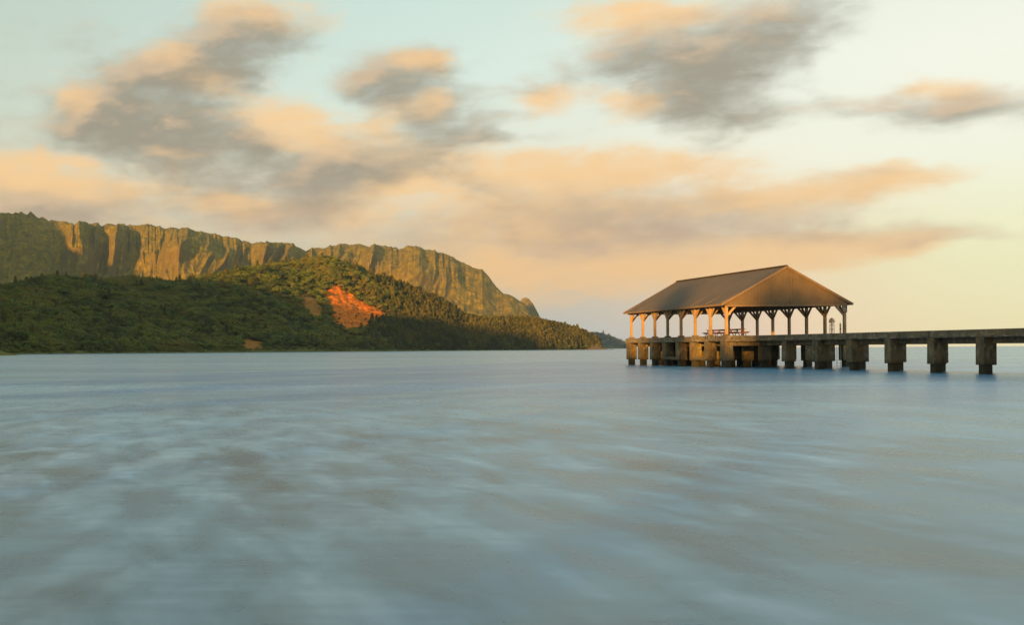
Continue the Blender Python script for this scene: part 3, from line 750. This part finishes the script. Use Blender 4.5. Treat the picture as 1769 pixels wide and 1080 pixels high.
POSTY = [140.6-3.563*j for j in range(8)]
PX_ = [XL+.505, 57.3, 61.6, XR-.505]
for y in POSTY:
    for x in PX_: support(x, y)
    for a, c2 in zip(PX_, PX_[1:]):
        bm = bmesh.new(); box(bm, a+.49, c2-.49, y-.3, y+.3, 2.18, ZS-.004, .02); bm_obj('cap_beam', bm, M_CON, pier)
for a, c2 in ((3, 4), (5, 6)):
    bm = bmesh.new(); box(bm, XL+.05, XL+.45, POSTY[c2]+.44, POSTY[a]-.44, .70, 1.02, .02); bm_obj('tie_beam', bm, M_CON, pier)

# ------------------------------------------------------------------ the pavilion
pav = empty('pavilion', (59.4, 128.1, ZD), 'open timber pavilion with brown gable roof on the pier end', 'pavilion')
PXL, PXR, RX0, RX1, RY0, RY1 = 53.5, 65.3, 52.87, 65.93, 115.3, 141.4
ZE, ZR, XC = 6.36, 10.12, 59.4
SL = (ZR-ZE)/(XC-RX0)
PW = .25
bm = bmesh.new(); box(bm, -PW/2, PW/2, -PW/2, PW/2, ZD+.14, 6.29, .012); MP = bm_mesh('post', bm, M_POST)
bm = bmesh.new(); box(bm, -.27, .27, -.27, .27, ZD-.01, ZD+.15, .03); MPL = bm_mesh('plinth', bm, M_CON)
def brace_mesh(dx, dy):
    bm = bmesh.new(); d = Vector((dx, dy, 0))
    beam(bm, d*.06+Vector((0, 0, 5.20)), d*.97+Vector((0, 0, 6.24)), .13, .20, (0, 0, 1)); return bm_mesh('brace', bm, M_POST)
BR = {q: brace_mesh(*q) for q in ((0, 1), (0, -1), (1, 0), (-1, 0))}
for y in POSTY:
    for x in (PXL, PXR):
        po = link('post', MP, None, pav, (x, y, 0)); link('plinth', MPL, None, po, (x, y, 0))
        for q in ((0, 1), (0, -1), (1 if x == PXL else -1, 0)):
            if (y == POSTY[0] and q == (0, 1)) or (y == POSTY[-1] and q == (0, -1)): continue
            link('brace', BR[q], None, po, (x, y, 0))
for x in (PXL, PXR):
    bm = bmesh.new(); box(bm, x-.13, x+.13, RY0+.16, RY1-.16, 6.29, 6.60, .01); bm_obj('eave_beam', bm, M_BEAM, pav)
for y in POSTY:
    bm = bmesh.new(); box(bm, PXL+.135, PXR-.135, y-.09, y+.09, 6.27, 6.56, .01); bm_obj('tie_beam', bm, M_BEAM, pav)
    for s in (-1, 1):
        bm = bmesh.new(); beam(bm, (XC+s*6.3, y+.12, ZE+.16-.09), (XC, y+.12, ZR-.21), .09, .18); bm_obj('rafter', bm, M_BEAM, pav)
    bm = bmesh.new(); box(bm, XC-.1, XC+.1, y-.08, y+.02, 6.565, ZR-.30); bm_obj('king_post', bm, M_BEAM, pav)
# rafter tails between the posts, below the eave
for s in (-1, 1):
    for i in range(22):
        y = RY0+.8+i*1.16
        bm = bmesh.new(); beam(bm, (XC+s*6.42, y, ZE-.10), (XC+s*5.2, y, ZE-.10+1.22*SL), .07, .13); bm_obj('rafter_tail', bm, M_BEAM, pav)
for s, nm in ((-1, 'left'), (1, 'right')):
    bm = bmesh.new(); th_ = .07; xe = XC+s*(XC-RX0)
    vs = [bm.verts.new(q) for q in ((xe, RY0, ZE), (XC, RY0, ZR), (XC, RY1, ZR), (xe, RY1, ZE), (xe, RY0, ZE-th_), (XC, RY0, ZR-th_), (XC, RY1, ZR-th_), (xe, RY1, ZE-th_))]
    for q in ((0,1,2,3),(7,6,5,4),(0,4,5,1),(1,5,6,2),(2,6,7,3),(3,7,4,0)): bm.faces.new([vs[i] for i in q])
    bmesh.ops.recalc_face_normals(bm, faces=bm.faces)
    rf = bm_obj('roof_slope', bm, M_ROOF, pav)
    bm = bmesh.new()
    for i in range(1, 43):
        y = RY0+i*(RY1-RY0)/43; beam(bm, (xe, y, ZE+.012), (XC-s*-.0, y, ZR+.012), .03, .03)
    tag(bm_obj('roof_seam', bm, M_ROOF, rf), kind='stuff')
    bm = bmesh.new(); box(bm, min(xe, xe+s*.03), max(xe, xe+s*.03), RY0-.05, RY1+.05, ZE-.17, ZE+.03); bm_obj('fascia', bm, M_TRIM, rf)
    for y, o_ in ((RY0, -1), (RY1, 1)):
        bm = bmesh.new(); yy = y+o_*.03; beam(bm, (xe+s*.02, yy, ZE-.09), (XC+s*.005, yy, ZR-.085), .05, .22); bm_obj('rake_board', bm, M_TRIM, rf)
bm = bmesh.new()
for s in (-1, 1): beam(bm, (XC+s*.02, RY0-.04, ZR+.045), (XC+s*.02, RY1+.04, ZR+.045), .24, .035, (s*.5, 0, 1))
bm_obj('ridge_cap', bm, M_ROOF, pav)
# gable boarding, each board its own piece
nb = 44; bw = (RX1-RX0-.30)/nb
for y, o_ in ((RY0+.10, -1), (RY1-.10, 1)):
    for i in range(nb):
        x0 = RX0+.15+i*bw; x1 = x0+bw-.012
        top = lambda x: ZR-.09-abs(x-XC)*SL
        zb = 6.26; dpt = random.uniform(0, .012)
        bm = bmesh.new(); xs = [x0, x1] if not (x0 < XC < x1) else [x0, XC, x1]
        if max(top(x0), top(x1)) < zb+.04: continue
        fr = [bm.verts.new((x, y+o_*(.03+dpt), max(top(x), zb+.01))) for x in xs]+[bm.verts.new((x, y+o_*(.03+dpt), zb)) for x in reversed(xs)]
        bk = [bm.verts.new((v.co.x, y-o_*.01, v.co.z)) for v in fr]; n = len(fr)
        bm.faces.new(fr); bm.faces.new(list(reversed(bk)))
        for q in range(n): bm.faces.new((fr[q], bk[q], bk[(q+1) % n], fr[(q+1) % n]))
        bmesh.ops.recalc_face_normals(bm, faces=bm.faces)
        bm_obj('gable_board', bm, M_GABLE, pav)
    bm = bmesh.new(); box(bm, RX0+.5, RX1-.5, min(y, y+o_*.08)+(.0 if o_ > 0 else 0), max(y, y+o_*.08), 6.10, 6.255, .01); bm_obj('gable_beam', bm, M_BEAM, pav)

# ------------------------------------------------------------------ things on the pier
def picnic_table(y0, label):
    L, X = 2.15, 57.0; o = empty('picnic_table', (X, y0+L/2, ZD), label, 'picnic table', 'picnic tables under the pavilion')
    for i in range(5):
        bm = bmesh.new(); x = X-.38+i*.155; box(bm, x, x+.145, y0, y0+L, ZD+.72, ZD+.765, .006); bm_obj('tabletop_plank', bm, M_TABLE, o)
    for s in (-1, 1):
        bm = bmesh.new(); box(bm, X+s*.70-.14, X+s*.70+.14, y0, y0+L, ZD+.42, ZD+.465, .006); bm_obj('bench_seat', bm, M_TABLE, o)
    for y in (y0+.36, y0+L-.36):
        for s in (-1, 1):
            bm = bmesh.new(); beam(bm, (X+s*.62, y, ZD), (X+s*.22, y, ZD+.71), .05, .11, (0, 1, 0)); bm_obj('leg', bm, M_TABLE, o)
        bm = bmesh.new(); box(bm, X-.80, X+.80, y-.078, y-.028, ZD+.30, ZD+.415); bm_obj('cross_brace', bm, M_TABLE, o)
        bm = bmesh.new(); box(bm, X-.37, X+.37, y-.078, y-.028, ZD+.61, ZD+.718); bm_obj('top_batten', bm, M_TABLE, o)
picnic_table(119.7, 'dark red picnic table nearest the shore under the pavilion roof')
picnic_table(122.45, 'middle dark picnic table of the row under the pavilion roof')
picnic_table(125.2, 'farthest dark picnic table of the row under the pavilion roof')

sg = empty('sign', (65.22, 115.50, 5.47), 'small dark brown sign with four pale lines on the right corner post', 'sign')
bm = bmesh.new(); box(bm, 64.96, 65.48, 115.475, 115.515, 5.47, 6.20, .008); bd = bm_obj('board', bm, M_SIGN, sg)
r = random.Random(5)
for row, (z, w) in enumerate(((6.06, .32), (5.92, .34), (5.78, .33), (5.64, .42))):
    bm = bmesh.new(); x = 65.22-w/2
    while x < 65.22+w/2-.02:
        lw = r.uniform(.022, .036); box(bm, x, x+lw, 115.470, 115.4748, z-.035, z+.035); x += lw+.012+(.02 if r.random() < .15 else 0)
    bm_obj('lettering', bm, M_LETTER, sg)

lm = empty('domed_stand', (65.2, 117.75, ZD), 'slim open pipe stand with a tan dome cap by the right posts', 'stand')
bm = bmesh.new(); n = 16; prev = None
prof_ = [(.27, 4.50), (.285, 4.53), (.28, 4.62), (.245, 4.76), (.18, 4.88), (.09, 4.955), (.0, 4.98)]
rings = []
for (rad, z) in prof_:
    rings.append([bm.verts.new((65.2+rad*math.cos(2*math.pi*q/n), 117.75+rad*math.sin(2*math.pi*q/n), z)) for q in range(n)] if rad > 0 else [bm.verts.new((65.2, 117.75, z))])
for A, B in zip(rings, rings[1:]):
    for q in range(n):
        if len(B) == 1: bm.faces.new((A[q], A[(q+1) % n], B[0]))
        else: bm.faces.new((A[q], A[(q+1) % n], B[(q+1) % n], B[q]))
bm.faces.new(list(reversed(rings[0])))
bm_obj('dome_cap', bm, M_DOME, lm, True)
for q in range(4):
    a = math.pi/4+q*math.pi/2; cx, cy = 65.2+.2*math.cos(a), 117.75+.2*math.sin(a)
    bm = bmesh.new(); tube(bm, [(cx, cy, ZD), (cx, cy, 4.2), (65.2+.15*math.cos(a), 117.75+.15*math.sin(a), 4.50)], .04 if q == 2 else .025, 8); bm_obj('leg', bm, M_FRAME, lm)
bm = bmesh.new(); tube(bm, [(65.2+.2*math.cos(a), 117.75+.2*math.sin(a), 3.8) for a in np.linspace(0, 2*math.pi, 17)], .028, 6); bm_obj('ring', bm, M_FRAME, lm)
bm = bmesh.new(); tube(bm, [(65.2+.2*math.cos(a), 117.75+.2*math.sin(a), 4.22) for a in np.linspace(0, 2*math.pi, 17)], .02, 6); bm_obj('ring', bm, M_FRAME, lm)

st = empty('stub_post', (65.33, 116.45, ZD), 'short pale post with a dark band beside the sign post', 'post')
bm = bmesh.new(); tube(bm, [(65.33, 116.45, ZD), (65.33, 116.45, 4.34), (65.33, 116.45, 4.40)], [.075, .075, .05], 10); bm_obj('shaft', bm, M_STUB, st)
bm = bmesh.new(); tube(bm, [(65.33, 116.45, 3.76), (65.33, 116.45, 3.86)], .085, 10); bm_obj('band', bm, M_FRAME, st)

ld = empty('ladder', (64.2, 114.75, 0), 'thin metal ladder hanging under the platform edge', 'ladder')
for s in (-1, 1):
    bm = bmesh.new(); tube(bm, [(64.2+s*.19, 114.75, -.4), (64.2+s*.19, 114.75, 2.95), (64.2+s*.19, 114.96, 2.97)], .022, 6); bm_obj('rail', bm, M_IRON, ld)
for i in range(9):
    bm = bmesh.new(); z = .1+i*.31; tube(bm, [(64.02, 114.75, z), (64.38, 114.75, z)], .016, 6); bm_obj('rung', bm, M_IRON, ld)

# ------------------------------------------------------------------ trees on the beach behind the viewpoint; they dapple the light on the pier
QT = -70.0
def beach_tree(i, w, zline, wd, what):
    x, y = PD.x*w+SD.x*QT, PD.y*w+SD.y*QT
    h = (zline + 4.2 + TE*(129-QT) - 3.4)/.93
    tree((x, y, 3.4), h, wd, what, 'beach trees behind the viewpoint', i, True)
BTREES = [(-45, 8.5, 8), (-37.5, 3.0, 7), (-33.8, 2.6, 6.5), (-30.2, 10.5, 7.4), (-23.8, 1.0, 6.0), (-19.2, 7.2, 3.8), (-17.2, 7.4, 8.6), (-11.5, 8.2, 8.5), (-3.5, 6.5, 9), (4, 5.5, 9), (12, 6.5, 9), (20, 6, 9), (-53, 8, 9)]
for i, (w, zl, wd) in enumerate(sorted(BTREES)):
    beach_tree(i, w, zl, wd, f'broad leafy tree on the beach behind the viewpoint, {ORD[i]} from the left')

# ------------------------------------------------------------------ haze over the bay
HAZE = 2.2e-5
bm = bmesh.new(); box(bm, -4300, 13200, -1400, 13200, -8, 1100)
hz = bm_obj('haze', bm, None)
m = bpy.data.materials.new('haze'); m.use_nodes = True; m.node_tree.nodes.clear()
pv = m.node_tree.nodes.new('ShaderNodeVolumePrincipled'); pv.inputs['Color'].default_value = (.72, .86, 1.0, 1); pv.inputs['Density'].default_value = HAZE; pv.inputs['Anisotropy'].default_value = .65
mo = m.node_tree.nodes.new('ShaderNodeOutputMaterial'); m.node_tree.links.new(pv.outputs[0], mo.inputs['Volume'])
hz.data.materials.clear(); hz.data.materials.append(m)
tag(hz, 'thin pale haze over the bay', kind='stuff')
